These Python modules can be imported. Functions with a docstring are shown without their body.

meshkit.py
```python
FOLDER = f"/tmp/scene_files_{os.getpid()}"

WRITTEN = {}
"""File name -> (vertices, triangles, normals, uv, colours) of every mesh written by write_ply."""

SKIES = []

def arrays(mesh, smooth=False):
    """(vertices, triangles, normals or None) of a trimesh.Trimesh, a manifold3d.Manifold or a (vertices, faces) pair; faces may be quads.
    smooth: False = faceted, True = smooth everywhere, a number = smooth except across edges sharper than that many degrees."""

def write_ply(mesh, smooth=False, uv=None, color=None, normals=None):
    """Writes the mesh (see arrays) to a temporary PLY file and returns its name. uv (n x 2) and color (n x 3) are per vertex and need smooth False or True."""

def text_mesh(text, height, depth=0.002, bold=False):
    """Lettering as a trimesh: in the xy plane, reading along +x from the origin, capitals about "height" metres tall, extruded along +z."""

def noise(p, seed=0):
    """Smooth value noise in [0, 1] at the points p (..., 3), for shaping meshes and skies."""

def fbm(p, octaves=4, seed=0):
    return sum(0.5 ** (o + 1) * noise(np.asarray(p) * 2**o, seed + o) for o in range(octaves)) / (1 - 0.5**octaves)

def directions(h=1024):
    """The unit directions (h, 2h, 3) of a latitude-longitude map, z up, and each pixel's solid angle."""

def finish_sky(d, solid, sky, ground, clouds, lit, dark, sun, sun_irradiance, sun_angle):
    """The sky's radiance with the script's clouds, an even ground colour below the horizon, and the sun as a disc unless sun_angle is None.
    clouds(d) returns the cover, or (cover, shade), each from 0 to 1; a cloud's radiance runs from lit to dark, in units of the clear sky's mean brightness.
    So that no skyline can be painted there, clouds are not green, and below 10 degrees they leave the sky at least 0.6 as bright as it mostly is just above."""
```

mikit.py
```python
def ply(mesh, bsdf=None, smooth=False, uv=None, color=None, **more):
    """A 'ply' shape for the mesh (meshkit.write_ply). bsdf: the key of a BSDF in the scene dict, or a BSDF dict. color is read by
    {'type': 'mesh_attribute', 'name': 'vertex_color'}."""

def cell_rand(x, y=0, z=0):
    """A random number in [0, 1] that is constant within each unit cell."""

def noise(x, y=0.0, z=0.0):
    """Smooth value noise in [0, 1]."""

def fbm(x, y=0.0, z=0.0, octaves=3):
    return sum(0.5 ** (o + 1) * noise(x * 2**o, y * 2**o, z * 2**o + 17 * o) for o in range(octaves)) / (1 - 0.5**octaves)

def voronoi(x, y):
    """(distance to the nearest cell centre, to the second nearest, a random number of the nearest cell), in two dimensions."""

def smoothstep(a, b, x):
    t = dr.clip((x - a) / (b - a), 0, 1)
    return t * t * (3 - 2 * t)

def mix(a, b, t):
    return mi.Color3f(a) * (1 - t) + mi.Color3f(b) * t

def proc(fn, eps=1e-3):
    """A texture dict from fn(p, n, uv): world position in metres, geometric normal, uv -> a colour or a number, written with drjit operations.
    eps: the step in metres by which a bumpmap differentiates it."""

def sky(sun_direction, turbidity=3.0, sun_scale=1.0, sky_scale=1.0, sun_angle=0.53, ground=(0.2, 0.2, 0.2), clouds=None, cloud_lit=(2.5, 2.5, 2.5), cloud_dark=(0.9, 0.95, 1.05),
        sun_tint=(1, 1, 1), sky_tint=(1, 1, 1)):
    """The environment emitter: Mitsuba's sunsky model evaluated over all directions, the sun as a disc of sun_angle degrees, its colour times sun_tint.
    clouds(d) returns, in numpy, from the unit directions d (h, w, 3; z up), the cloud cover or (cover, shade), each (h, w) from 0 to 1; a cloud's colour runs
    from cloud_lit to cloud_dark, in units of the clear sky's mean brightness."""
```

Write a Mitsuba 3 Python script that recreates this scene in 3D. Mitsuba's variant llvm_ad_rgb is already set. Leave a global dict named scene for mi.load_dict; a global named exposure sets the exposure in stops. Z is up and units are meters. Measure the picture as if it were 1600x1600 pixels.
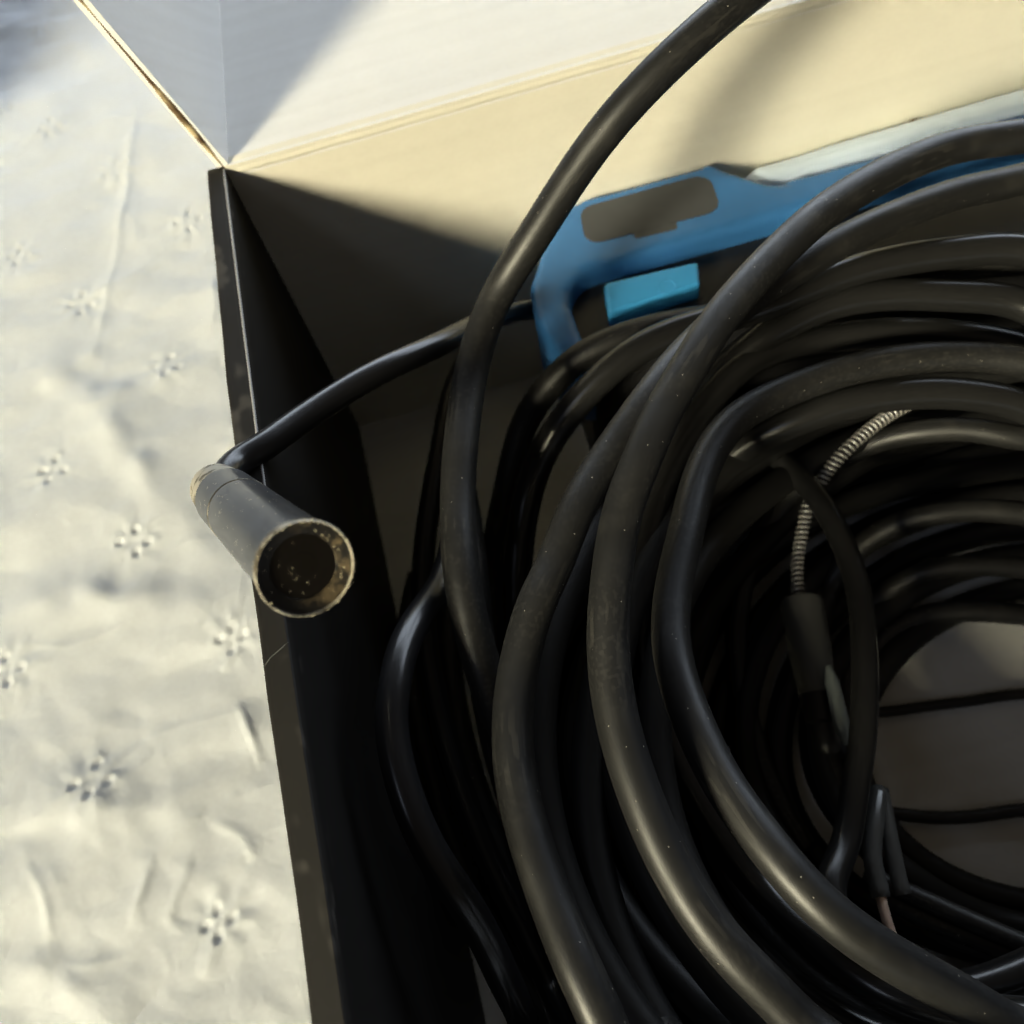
# A slim inspection camera and its coiled black cable in an opened cardboard box on an embossed white bedspread.
import math
import numpy as np, trimesh, mitsuba as mi, drjit as dr, manifold3d as m3
from scipy.interpolate import CubicSpline
from scipy.spatial import cKDTree
import mikit, meshkit
from mikit import proc, noise, fbm, cell_rand, smoothstep, mix

T = mi.ScalarTransform4f
MM = 0.001
rng = np.random.default_rng(7)
scene, labels = {}, {}

# ------------------------------------------------------------------ camera
CAM = [0.01857, -0.08312, 0.10937]
scene['camera'] = {'type': 'thinlens', 'fov': 61.31, 'fov_axis': 'x', 'near_clip': 0.002, 'far_clip': 10.0,
                   'aperture_radius': 0.00034, 'focus_distance': 0.066,
                   'to_world': T().look_at(origin=CAM, target=[CAM[0] + 0.0001, CAM[1] + 0.4856, CAM[2] - 0.8742], up=[0.2758, 0.8403, 0.4667])}
# ------------------------------------------------------------------ light: low warm sun from the lower left, a pale window behind the box, a faint room
SUN = np.array([-0.68, -0.57, 0.46]); SUN /= np.linalg.norm(SUN)
def lamp_quad(center, target, w, h):
    c, t = np.array(center, float), np.array(target, float)
    n = (t - c) / np.linalg.norm(t - c); a = np.cross([0, 0, 1.0], n); a /= np.linalg.norm(a); b = np.cross(n, a)
    v = [c - a * w / 2 - b * h / 2, c + a * w / 2 - b * h / 2, c + a * w / 2 + b * h / 2, c - a * w / 2 + b * h / 2]
    return trimesh.Trimesh(v, [[0, 1, 2], [0, 2, 3]], process=False)
def lamp_disc(center, target, r, k=40):
    c, t = np.array(center, float), np.array(target, float)
    n = (t - c) / np.linalg.norm(t - c); a = np.cross([0, 0, 1.0], n); a /= np.linalg.norm(a); b = np.cross(n, a)
    th = np.arange(k) * 2 * np.pi / k
    v = np.vstack([[c], c + r * (np.cos(th)[:, None] * a + np.sin(th)[:, None] * b)])
    return trimesh.Trimesh(v, [[0, 1 + i, 1 + (i + 1) % k] for i in range(k)], process=False)
AIM = np.array([0.02, -0.03, 0.03])
scene['sun_lamp'] = mikit.ply(lamp_disc(AIM + SUN * 2.0, AIM, 0.205), emitter={'type': 'area', 'radiance': {'type': 'rgb', 'value': [195., 178., 124.]}})
labels['sun_lamp'] = {'label': 'low warm sun shining in from the lower left', 'category': 'sun', 'kind': 'structure'}
scene['window_light'] = mikit.ply(lamp_quad([0.95, 1.75, 0.76], AIM, 3.0, 0.95), emitter={'type': 'area', 'radiance': {'type': 'rgb', 'value': [4.6, 5.2, 5.9]}})
labels['window_light'] = {'label': 'pale window behind the box', 'category': 'window', 'kind': 'structure'}
scene['side_window_light'] = mikit.ply(lamp_quad(AIM + 1.5 * np.array([-.52, -.33, .80]), AIM, 0.36, 0.2), emitter={'type': 'area', 'radiance': {'type': 'rgb', 'value': [2.3, 2.6, 3.2]}})
labels['side_window_light'] = {'label': 'small pale skylight above and to the left of the box', 'category': 'window', 'kind': 'structure'}
scene['room_light'] = {'type': 'constant', 'radiance': {'type': 'rgb', 'value': [0.056, 0.046, 0.034]}}
exposure = -0.06

# ------------------------------------------------------------------ materials
def two(b): return {'type': 'twosided', 'bsdf': b}
def rgb(*c): return {'type': 'rgb', 'value': list(c)}
def hash3(p, s):
    return cell_rand(p.x * s, p.y * s, p.z * s)
def rubber_col(p, n, uv):
    dust = smoothstep(0.55, 0.85, fbm(p.x * 420, p.y * 420, p.z * 420, 3)) * 0.016
    streak = smoothstep(0.62, 0.8, noise(uv.x * 900, uv.y * 5)) * smoothstep(0.5, 0.75, noise(p.x * 150, p.y * 150, p.z * 150)) * 0.03
    grain = smoothstep(0.45, 0.9, noise(p.x * 3600, p.y * 3600, p.z * 3600)) * smoothstep(0.35, 0.75, fbm(p.x * 130, p.y * 130, p.z * 130, 3)) * 0.022
    q = 6200.
    cx, cy, cz = dr.floor(p.x * q), dr.floor(p.y * q), dr.floor(p.z * q)
    d = dr.sqrt(dr.square(p.x * q - cx - .5) + dr.square(p.y * q - cy - .5) + dr.square(p.z * q - cz - .5))
    speck = dr.select((cell_rand(cx, cy, cz) > 0.9975) & (d < 0.42), mi.Float(0.35), mi.Float(0))
    return mix((0.011, 0.011, 0.011), (0.5, 0.47, 0.4), dust + streak + grain + speck)
def rubber_rough(p, n, uv):
    return 0.37 + 0.16 * fbm(p.x * 300, p.y * 300, p.z * 300, 2)
scene['mat_rubber'] = two({'type': 'principled', 'base_color': proc(rubber_col), 'roughness': proc(rubber_rough), 'specular': 0.5})
scene['mat_rubber_clean'] = two({'type': 'principled', 'base_color': rgb(0.012, 0.012, 0.012), 'roughness': 0.24, 'specular': 0.5})
scene['mat_rubber_shade'] = two({'type': 'principled', 'base_color': rgb(0.009, 0.009, 0.009), 'roughness': 0.5, 'specular': 0.35})  # near-black copy of the rubber; shade among the deep loops is in its colour
scene['mat_rubber_slick'] = two({'type': 'principled', 'base_color': rgb(0.010, 0.010, 0.011), 'roughness': 0.27, 'specular': 0.5})
scene['mat_black_plastic'] = two({'type': 'principled', 'base_color': rgb(0.012, 0.012, 0.013), 'roughness': 0.42, 'specular': 0.5})
def card_col(p, n, uv):
    f = fbm(p.x * 90, p.y * 90, p.z * 90, 4)
    flute = noise(p.x * 14, (p.y + p.z) * 900., p.z * 20)
    g = noise(p.x * 2600, p.y * 2600, p.z * 2600)
    return mix((0.74, 0.735, 0.71), (0.66, 0.65, 0.615), 0.4 * f + 0.4 * flute + 0.25 * g)
def card_bump(p, n, uv):
    return 0.00003 * noise(p.x * 30, (p.y + p.z) * 700., p.z * 9) + 0.00022 * fbm(p.x * 60, p.y * 60, p.z * 60, 2)
scene['mat_white_card'] = two({'type': 'bumpmap', 'arbitrary': proc(card_bump, 2e-4), 'scale': 1.0,
                               'bsdf': {'type': 'principled', 'base_color': proc(card_col), 'roughness': 0.65, 'specular': 0.3}})
def black_card(p, n, uv):
    wear = smoothstep(0.62, 0.8, fbm(p.x * 400, p.y * 300, p.z * 400, 3)) * smoothstep(0.047, 0.0495, p.z)
    return mix((0.009, 0.0085, 0.008), (0.045, 0.042, 0.038), wear + 0.22 * smoothstep(0.0485, 0.0496, p.z))
def sun_tint_col(p, n, uv):  # the white card with the warm tint of sunlight put into its colour
    return card_col(p, n, uv) * mi.Color3f(1.0, 0.965, 0.86)
scene['mat_sun_tint_card'] = two({'type': 'bumpmap', 'arbitrary': proc(card_bump, 2e-4), 'scale': 1.0,
                               'bsdf': {'type': 'principled', 'base_color': proc(sun_tint_col), 'roughness': 0.65, 'specular': 0.3}})
scene['mat_black_card'] = two({'type': 'principled', 'base_color': proc(black_card), 'roughness': 0.6, 'specular': 0.16})
scene['mat_pale_edge'] = two({'type': 'principled', 'base_color': rgb(0.30, 0.30, 0.31), 'roughness': 0.6})
def kraft(p, n, uv):
    return mix((0.46, 0.36, 0.21), (0.09, 0.05, 0.022), smoothstep(0.36, 0.6, fbm(p.x * 260, p.y * 500, p.z * 500, 3)))
scene['mat_kraft'] = two({'type': 'principled', 'base_color': proc(kraft), 'roughness': 0.9})
def cloth_col(p, n, uv):
    g = noise(p.x * 2300, p.y * 2300)
    return mix((0.575, 0.605, 0.65), (0.515, 0.54, 0.585), 0.5 * g + 0.5 * fbm(p.x * 40, p.y * 40, 0, 3))
def cloth_bump(p, n, uv):
    return 0.00004 * noise(p.x * 2600, p.y * 2600) + 0.00012 * fbm(p.x * 420, p.y * 420, 0, 3)
scene['mat_cloth'] = two({'type': 'bumpmap', 'arbitrary': proc(cloth_bump, 1.5e-4), 'scale': 1.0,
                          'bsdf': {'type': 'principled', 'base_color': proc(cloth_col), 'roughness': 0.75, 'specular': 0.3, 'sheen': 0.3}})
def blue_col(p, n, uv):
    return mix((0.036, 0.155, 0.40), (0.04, 0.17, 0.43), fbm(p.x * 300, p.y * 300, p.z * 300, 3))
scene['mat_blue'] = two({'type': 'principled', 'base_color': proc(blue_col), 'roughness': 0.42, 'specular': 0.5})
scene['mat_cyan'] = two({'type': 'principled', 'base_color': rgb(0.06, 0.40, 0.86), 'roughness': 0.4, 'specular': 0.5})
def grey_rub(p, n, uv):
    return mix((0.046, 0.049, 0.056), (0.067, 0.071, 0.08), fbm(p.x * 400, p.y * 400, p.z * 400, 3))
scene['mat_grey_rubber'] = two({'type': 'principled', 'base_color': proc(grey_rub), 'roughness': 0.7})
scene['mat_pale_plastic'] = two({'type': 'principled', 'base_color': rgb(0.58, 0.70, 0.88), 'roughness': 0.2, 'specular': 0.7, 'metallic': 0.12})
def metal_col(p, n, uv):
    s = smoothstep(0.75, 0.82, fbm(p.x * 3200, p.y * 3200, p.z * 3200, 2))
    return mix((0.10, 0.105, 0.118), (0.30, 0.28, 0.24), s)
def metal_rough(p, n, uv):
    return 0.24 + 0.14 * fbm(p.x * 500, p.y * 500, p.z * 500, 3)
scene['mat_probe_metal'] = two({'type': 'principled', 'base_color': proc(metal_col), 'metallic': 0.92, 'roughness': proc(metal_rough)})
def cap_col(p, n, uv):
    return mix((0.40, 0.37, 0.30), (0.10, 0.085, 0.06), smoothstep(0.45, 0.65, fbm(p.x * 1100, p.y * 1100, p.z * 1100, 3)))
scene['mat_rim'] = two({'type': 'principled', 'base_color': proc(cap_col), 'metallic': 0.35, 'roughness': 0.5})
def grime_col(p, n, uv):
    f = fbm(p.x * 1500, p.y * 1500, p.z * 1500, 4)
    q = (p.x - 0.0067) * 0.96 + (p.y + 0.0597) * -0.1 + (p.z - 0.0674) * -0.13; side = smoothstep(-0.0012, 0.0016, q) * (0.5 + 0.5 * noise(p.x * 800, p.y * 800, p.z * 800))
    return mix((0.006, 0.005, 0.004), (0.15, 0.112, 0.06), smoothstep(0.45, 0.72, f) * side)
scene['mat_grime_ring'] = two({'type': 'principled', 'base_color': proc(grime_col), 'roughness': 0.45})
scene['mat_lens'] = two({'type': 'principled', 'base_color': rgb(0.006, 0.005, 0.004), 'roughness': 0.22, 'specular': 0.5})
scene['mat_dirt'] = two({'type': 'diffuse', 'reflectance': rgb(0.55, 0.49, 0.34)})
scene['mat_steel'] = two({'type': 'principled', 'base_color': rgb(0.95, 0.92, 0.86), 'metallic': 0.8, 'roughness': 0.35})
scene['mat_copper'] = two({'type': 'principled', 'base_color': rgb(0.85, 0.64, 0.52), 'metallic': 0.6, 'roughness': 0.45})
scene['mat_grey_plastic'] = two({'type': 'principled', 'base_color': rgb(0.085, 0.087, 0.083), 'roughness': 0.45})
scene['mat_insulation'] = two({'type': 'principled', 'base_color': rgb(0.07, 0.072, 0.07), 'roughness': 0.22, 'specular': 0.6})
scene['mat_clear'] = two({'type': 'principled', 'base_color': rgb(0.22, 0.25, 0.245), 'roughness': 0.15, 'specular': 0.7})

# ------------------------------------------------------------------ helpers
def obj(name, mesh, mat, parent=None, smooth=35, **more):
    base = name if parent is None else parent + '__' + name
    key, i = base, 0
    while key in scene:
        i += 1; key = f'{base}_{i:03d}'
    scene[key] = mikit.ply(mesh, mat, smooth=smooth, **more)
    return key
def tag(key, label=None, cat=None, group=None, kind=None):
    d = labels.setdefault(key, {})
    for k, v in (('label', label), ('category', cat), ('group', group), ('kind', kind)):
        if v: d[k] = v
def spline(pts, step=0.7, closed=False):
    p = np.array(pts, float) * MM
    d = np.r_[0, np.cumsum(np.sqrt(np.linalg.norm(np.diff(p, axis=0), axis=1)))]
    cs = CubicSpline(d, p, bc_type='periodic' if closed else 'natural')
    n = max(12, int(np.linalg.norm(np.diff(p, axis=0), axis=1).sum() / (step * MM)))
    t = np.linspace(0, d[-1], 4 * n); q = cs(t)
    s = np.r_[0, np.cumsum(np.linalg.norm(np.diff(q, axis=0), axis=1))]
    return cs(np.interp(np.linspace(0, s[-1], n), s, t))
def sweep(path, radius, sides=28, caps=True):
    """Tube along a path (metres), radius number or array; returns mesh and uv (around, along)."""
    p = np.asarray(path); n = len(p)
    r = np.broadcast_to(np.asarray(radius, float), (n,))
    t = np.gradient(p, axis=0); t /= np.linalg.norm(t, axis=1, keepdims=True)
    u = np.cross(t[0], [0, 0, 1.0] if abs(t[0][2]) < .9 else [1.0, 0, 0]); u /= np.linalg.norm(u)
    us = [u]
    for i in range(1, n):
        u = u - t[i] * (u @ t[i]); u /= np.linalg.norm(u); us.append(u)
    us = np.array(us); vs = np.cross(t, us)
    a = np.arange(sides) * 2 * np.pi / sides
    v = (p[:, None] + r[:, None, None] * (np.cos(a)[None, :, None] * us[:, None] + np.sin(a)[None, :, None] * vs[:, None])).reshape(-1, 3)
    i, j = np.meshgrid(np.arange(n - 1), np.arange(sides), indexing='ij')
    f = np.stack([i * sides + j, i * sides + (j + 1) % sides, (i + 1) * sides + (j + 1) % sides, (i + 1) * sides + j], -1).reshape(-1, 4)
    f = np.vstack([f[:, [0, 1, 2]], f[:, [0, 2, 3]]])
    s = np.r_[0, np.cumsum(np.linalg.norm(np.diff(p, axis=0), axis=1))]
    uv = np.stack([np.tile(np.abs(2 * np.arange(sides) / sides - 1), n) * 0.02, np.repeat(s * 100, sides)], -1)
    if caps:
        v = np.vstack([v, p[[0, -1]]]); uv = np.vstack([uv, uv[[0, -1]]])
        k = n * sides
        f = np.vstack([f, [[k, (q + 1) % sides, q] for q in range(sides)], [[k + 1, (n - 1) * sides + q, (n - 1) * sides + (q + 1) % sides] for q in range(sides)]])
    return trimesh.Trimesh(v, f, process=False), uv
def cable(name, pts, dia, mat, parent=None, closed=False, sides=28):
    p = spline(pts, 0.7, closed)
    s = np.linspace(0, 1, len(p))
    k = len(name) + len(pts)
    r = dia / 2 * MM * (1 + 0.03 * (meshkit.noise(np.stack([s * len(p) * .05, s * 0 + k, s * 0], -1), 3) - .5))
    m, uv = sweep(p, r, sides)
    return obj(name, m, mat, parent, smooth=True, uv=uv)
def lathe(profile, start, axis, sides=64):
    """Revolve (radius mm, along mm) pairs about an axis that starts at a point (mm)."""
    a = np.array(axis, float); a /= np.linalg.norm(a)
    u = np.cross(a, [0, 0, 1.0]); u /= np.linalg.norm(u); w = np.cross(a, u)
    pr = np.array(profile, float) * MM; c = np.array(start, float) * MM
    th = np.arange(sides) * 2 * np.pi / sides
    v = (c + pr[:, None, 1:] * a + pr[:, None, :1] * (np.cos(th)[None, :, None] * u + np.sin(th)[None, :, None] * w)).reshape(-1, 3)
    n = len(pr); i, j = np.meshgrid(np.arange(n - 1), np.arange(sides), indexing='ij')
    f = np.stack([i * sides + j, i * sides + (j + 1) % sides, (i + 1) * sides + (j + 1) % sides, (i + 1) * sides + j], -1).reshape(-1, 4)
    return trimesh.Trimesh(v, np.vstack([f[:, [0, 1, 2]], f[:, [0, 2, 3]]]), process=False)
def rounded_box(lo, hi, r, seg=12):
    lo, hi = np.array(lo, float), np.array(hi, float)
    pts = [m3.Manifold.sphere(r, seg * 2).translate([x, y, z]) for x in (lo[0] + r, hi[0] - r) for y in (lo[1] + r, hi[1] - r) for z in (lo[2] + r, hi[2] - r)]
    return m3.Manifold.batch_hull(pts)
def tm(man, s=MM):
    m = man.to_mesh(); return trimesh.Trimesh(m.vert_properties[:, :3] * s, m.tri_verts, process=False)
def panel(quad, thick, nrm, nu=40, nv=16, wave=0.0, seed=0):
    """A board: bilinear quad of four corners (mm) with a thickness along nrm (mm), gently warped."""
    q = np.array(quad, float); nrm = np.array(nrm, float) / np.linalg.norm(nrm)
    a, b = np.meshgrid(np.linspace(0, 1, nu), np.linspace(0, 1, nv), indexing='ij')
    P = q[0] * ((1 - a) * (1 - b))[..., None] + q[1] * (a * (1 - b))[..., None] + q[2] * (a * b)[..., None] + q[3] * ((1 - a) * b)[..., None]
    w = (meshkit.fbm(P / 26.0, 2, seed) - .5) * wave
    edge = np.minimum(1, 6 * np.minimum(np.minimum(a, 1 - a), np.minimum(b, 1 - b)))
    top = P + nrm * (w * edge)[..., None]; bot = top - nrm * thick
    idx = np.arange(nu * nv).reshape(nu, nv); N = nu * nv
    f = np.stack([idx[:-1, :-1], idx[1:, :-1], idx[1:, 1:], idx[:-1, 1:]], -1).reshape(-1, 4)
    if np.cross(q[1] - q[0], q[3] - q[0]) @ nrm < 0: f = f[:, ::-1]
    fs = [f, f[:, ::-1] + N]
    ring = np.r_[idx[:, 0], idx[-1, 1:], idx[-2::-1, -1], idx[0, -2:0:-1]]
    r2 = np.roll(ring, -1)
    side = np.stack([ring, ring + N, r2 + N, r2], -1)
    fs.append(side if np.cross(q[1] - q[0], q[3] - q[0]) @ nrm > 0 else side[:, ::-1])
    f = np.vstack(fs)
    return trimesh.Trimesh(np.vstack([top.reshape(-1, 3), bot.reshape(-1, 3)]) * MM, np.vstack([f[:, [0, 1, 2]], f[:, [0, 2, 3]]]), process=False)

# ------------------------------------------------------------------ bedspread
FLOWERS = np.array([[-31.4,24.0,0.0],[-50.9,8.5,0.0],[-37.7,-9.7,0.0],[-24.0,-29.8,0.0],[-57.5,-24.2,-0.0],[-44.4,-44.3,0.0],[-29.2,-65.5,0.0],[-47.2,45.2,0.0],[-39.3,79.4,-0.0],[-25.7,59.3,0.0],[-53.8,99.7,-0.0],[-59.4,61.8,0.0]])[:, :2]
CREASES = [[[-33.9,100.8,0.0],[-36.5,80.6,0.0],[-39.6,59.2,0.0],[-42.4,43.3,0.0],[-44.8,28.9,0.0]],[[-53.3,-52.4,0.0],[-51.0,-56.8,0.0],[-50.7,-62.1,0.0]],[[-36.8,-55.6,0.0],[-38.2,-59.1,0.0],[-40.3,-63.0,0.0]],[[-32.1,-56.4,0.0],[-33.5,-60.3,0.0],[-35.3,-63.9,0.0],[-31.6,-65.4,0.0]],[[-24.2,-39.2,0.0],[-23.1,-42.7,0.0],[-22.1,-47.8,0.0]],[[-29.1,-53.7,0.0],[-25.1,-56.8,0.0],[-24.1,-59.7,0.0]],[[-22.4,43.7,0.0],[-21.8,35.4,0.0],[-23.5,28.4,-0.0]],[[-57.5,-43.0,0.0],[-45.1,-47.4,0.0],[-36.6,-50.3,0.0],[-30.8,-53.6,0.0]],[[-23.6,-30.9,0.0],[-25.8,-34.1,0.0]],[[-54.2,33.8,0.0],[-38.4,8.7,0.0],[-26.3,-16.7,0.0]],[[-58.9,-15.1,0.0],[-44.0,-16.5,-0.0],[-26.9,-24.9,0.0]],[[-29.2,-67.6,0.0],[-31.9,-71.1,0.0]],[[-56.6,-62.8,0.0],[-44.4,-70.0,0.0],[-40.6,-73.6,0.0]],[[-49.4,20.5,0.0],[-34.7,20.9,0.0],[-22.3,22.1,0.0]]]
def build_cloth():
    xs = np.r_[np.arange(-190, -80, 2.0), np.arange(-80, 2, 0.3), np.arange(2, 240, 3.0)]
    ys = np.r_[np.arange(-240, -100, 2.5), np.arange(-100, 60, 0.3), np.arange(60, 170, 0.6), np.arange(170, 420, 4.0)]
    X, Y = np.meshgrid(xs, ys, indexing='ij')
    p = np.stack([X, Y, 0 * X], -1)
    h = 3.2 * (meshkit.fbm(p / np.array([40., 24., 1]), 2, 1) - .5) + 1.7 * (meshkit.fbm(p / np.array([13., 8., 1]) + 40, 2, 4) - .5)
    h += .38 * (meshkit.fbm(p / np.array([4.5, 3.5, 1]) + 9, 2, 14) - .5) * (.4 + 1.2 * meshkit.noise(p / 25, 15))
    wx, wy = X + 5 * (meshkit.fbm(p / 12, 2, 21) - .5), Y + 5 * (meshkit.fbm(p / 12, 2, 22) - .5)
    for sx, sy, amp, sd in ((15., 9., .22, 31), (8., 12., .14, 32), (5.5, 5.5, .05, 33)):      # pinched crumples
        q = np.abs(meshkit.noise(np.stack([wx / sx, wy / sy, 0 * X], -1), sd) - .5)
        h += amp * np.exp(-q / .07) * meshkit.noise(p / 11, sd + 5)
    fl = [tuple(f) for f in FLOWERS]
    a, b = np.array([-6.6, -34.2]), np.array([-20.2, -15.8])
    for i in range(-9, 10):
        for j in range(-9, 10):
            c = FLOWERS[0] + i * a + j * b
            if -180 < c[0] < 0 and -200 < c[1] < 200 and min(np.hypot(*(c - np.array(f))) for f in fl) > 11: fl.append(tuple(c))
    for k, (fx, fy) in enumerate(fl):
        g = np.random.default_rng(100 + k); rot = -0.2 + g.normal() * .16; sc = 0.9 + .25 * g.random(); dp = .75 + .5 * g.random()
        i0, i1 = np.searchsorted(xs, [fx - 6, fx + 6]); j0, j1 = np.searchsorted(ys, [fy - 6, fy + 6])
        if i1 <= i0 or j1 <= j0: continue
        dx, dy = X[i0:i1, j0:j1] - fx, Y[i0:i1, j0:j1] - fy
        rad, ang = np.hypot(dx, dy), np.arctan2(dy, dx)
        h[i0:i1, j0:j1] += 0.20 * np.exp(-rad ** 2 / 9.0) - .28 * np.exp(-rad ** 2 / 2.0)
        h[i0:i1, j0:j1] += .13 * np.cos(7 * ang + 3 * g.random() + .5 * np.sin(2 * ang + k)) * np.exp(-((rad - 3.6) / 1.5) ** 2) * (.4 + meshkit.noise(np.stack([dx / 3 + k, dy / 3, 0 * dx], -1), 5))
        for q in range(4):
            th = rot + q * np.pi / 2 + g.normal() * .13; rr = 1.9 * sc * (1 + g.normal() * .1)
            ex, ey = dx - rr * np.cos(th), dy - rr * np.sin(th)
            l, t = ex * np.cos(th) + ey * np.sin(th), -ex * np.sin(th) + ey * np.cos(th)
            d2 = (l / .62) ** 2 + (t / .52) ** 2
            h[i0:i1, j0:j1] += dp * (-0.52 * np.exp(-d2) + 0.13 * np.exp(-(np.sqrt(d2) - 1.8) ** 2 / .4))
    for k, c in enumerate(CREASES):
        c = np.array(c)[:, :2]
        if len(c) > 2: c = spline(np.c_[c, 0 * c[:, 0]], .4)[:, :2] / MM
        else: c = c[0] + np.linspace(0, 1, 30)[:, None] * (c[1] - c[0])
        d, ii = cKDTree(c).query(np.stack([X, Y], -1).reshape(-1, 2), distance_upper_bound=8)
        d = np.where(np.isfinite(d), d, 9).reshape(X.shape); ii = np.minimum(ii, len(c) - 1).reshape(X.shape)
        f = np.sin(np.pi * (ii + .5) / len(c)) ** .6
        wide = k in (7, 9, 10, 12, 13)
        h += f * (1.0 * np.exp(-(d / 3.2) ** 2) if wide else 0.34 * np.exp(-(d / .65) ** 2) + .3 * np.exp(-(d / 2.2) ** 2)) * (.55 + .9 * meshkit.noise(p / 4, 77))
    # the spread dips away from the sun far behind the box, and lies pressed flat under the box
    line = (Y - (125 + (X + 66) * .13)); s = 1 / (1 + np.exp(-line / 4.5)); h -= 5.0 * s
    e0, e1 = np.array([-130., 64.]), np.array([-112., 190.]); ee = e1 - e0
    k_ = np.clip(((X - e0[0]) * ee[0] + (Y - e0[1]) * ee[1]) / (ee @ ee), 0, 1)
    h += 54 * np.exp(-((X - e0[0] - k_ * ee[0]) ** 2 + (Y - e0[1] - k_ * ee[1]) ** 2) / 15. ** 2)      # unseen fold added left of the frame to shade the far corner
    near = np.clip((X + 9) / 7, 0, 1)
    h = h * (1 - near) - near * 1.6
    h -= 0.6
    v = np.stack([X, Y, h], -1).reshape(-1, 3) * MM
    n0, n1 = X.shape; idx = np.arange(n0 * n1).reshape(n0, n1)
    f = np.stack([idx[:-1, :-1], idx[1:, :-1], idx[1:, 1:], idx[:-1, 1:]], -1).reshape(-1, 4)
    return trimesh.Trimesh(v, np.vstack([f[:, [0, 1, 2]], f[:, [0, 2, 3]]]), process=False)
obj('bedspread', build_cloth(), 'mat_cloth', smooth=True)
tag('bedspread', 'crumpled cream white bedspread embossed with small four-petal flowers, under the box', kind='structure')

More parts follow.
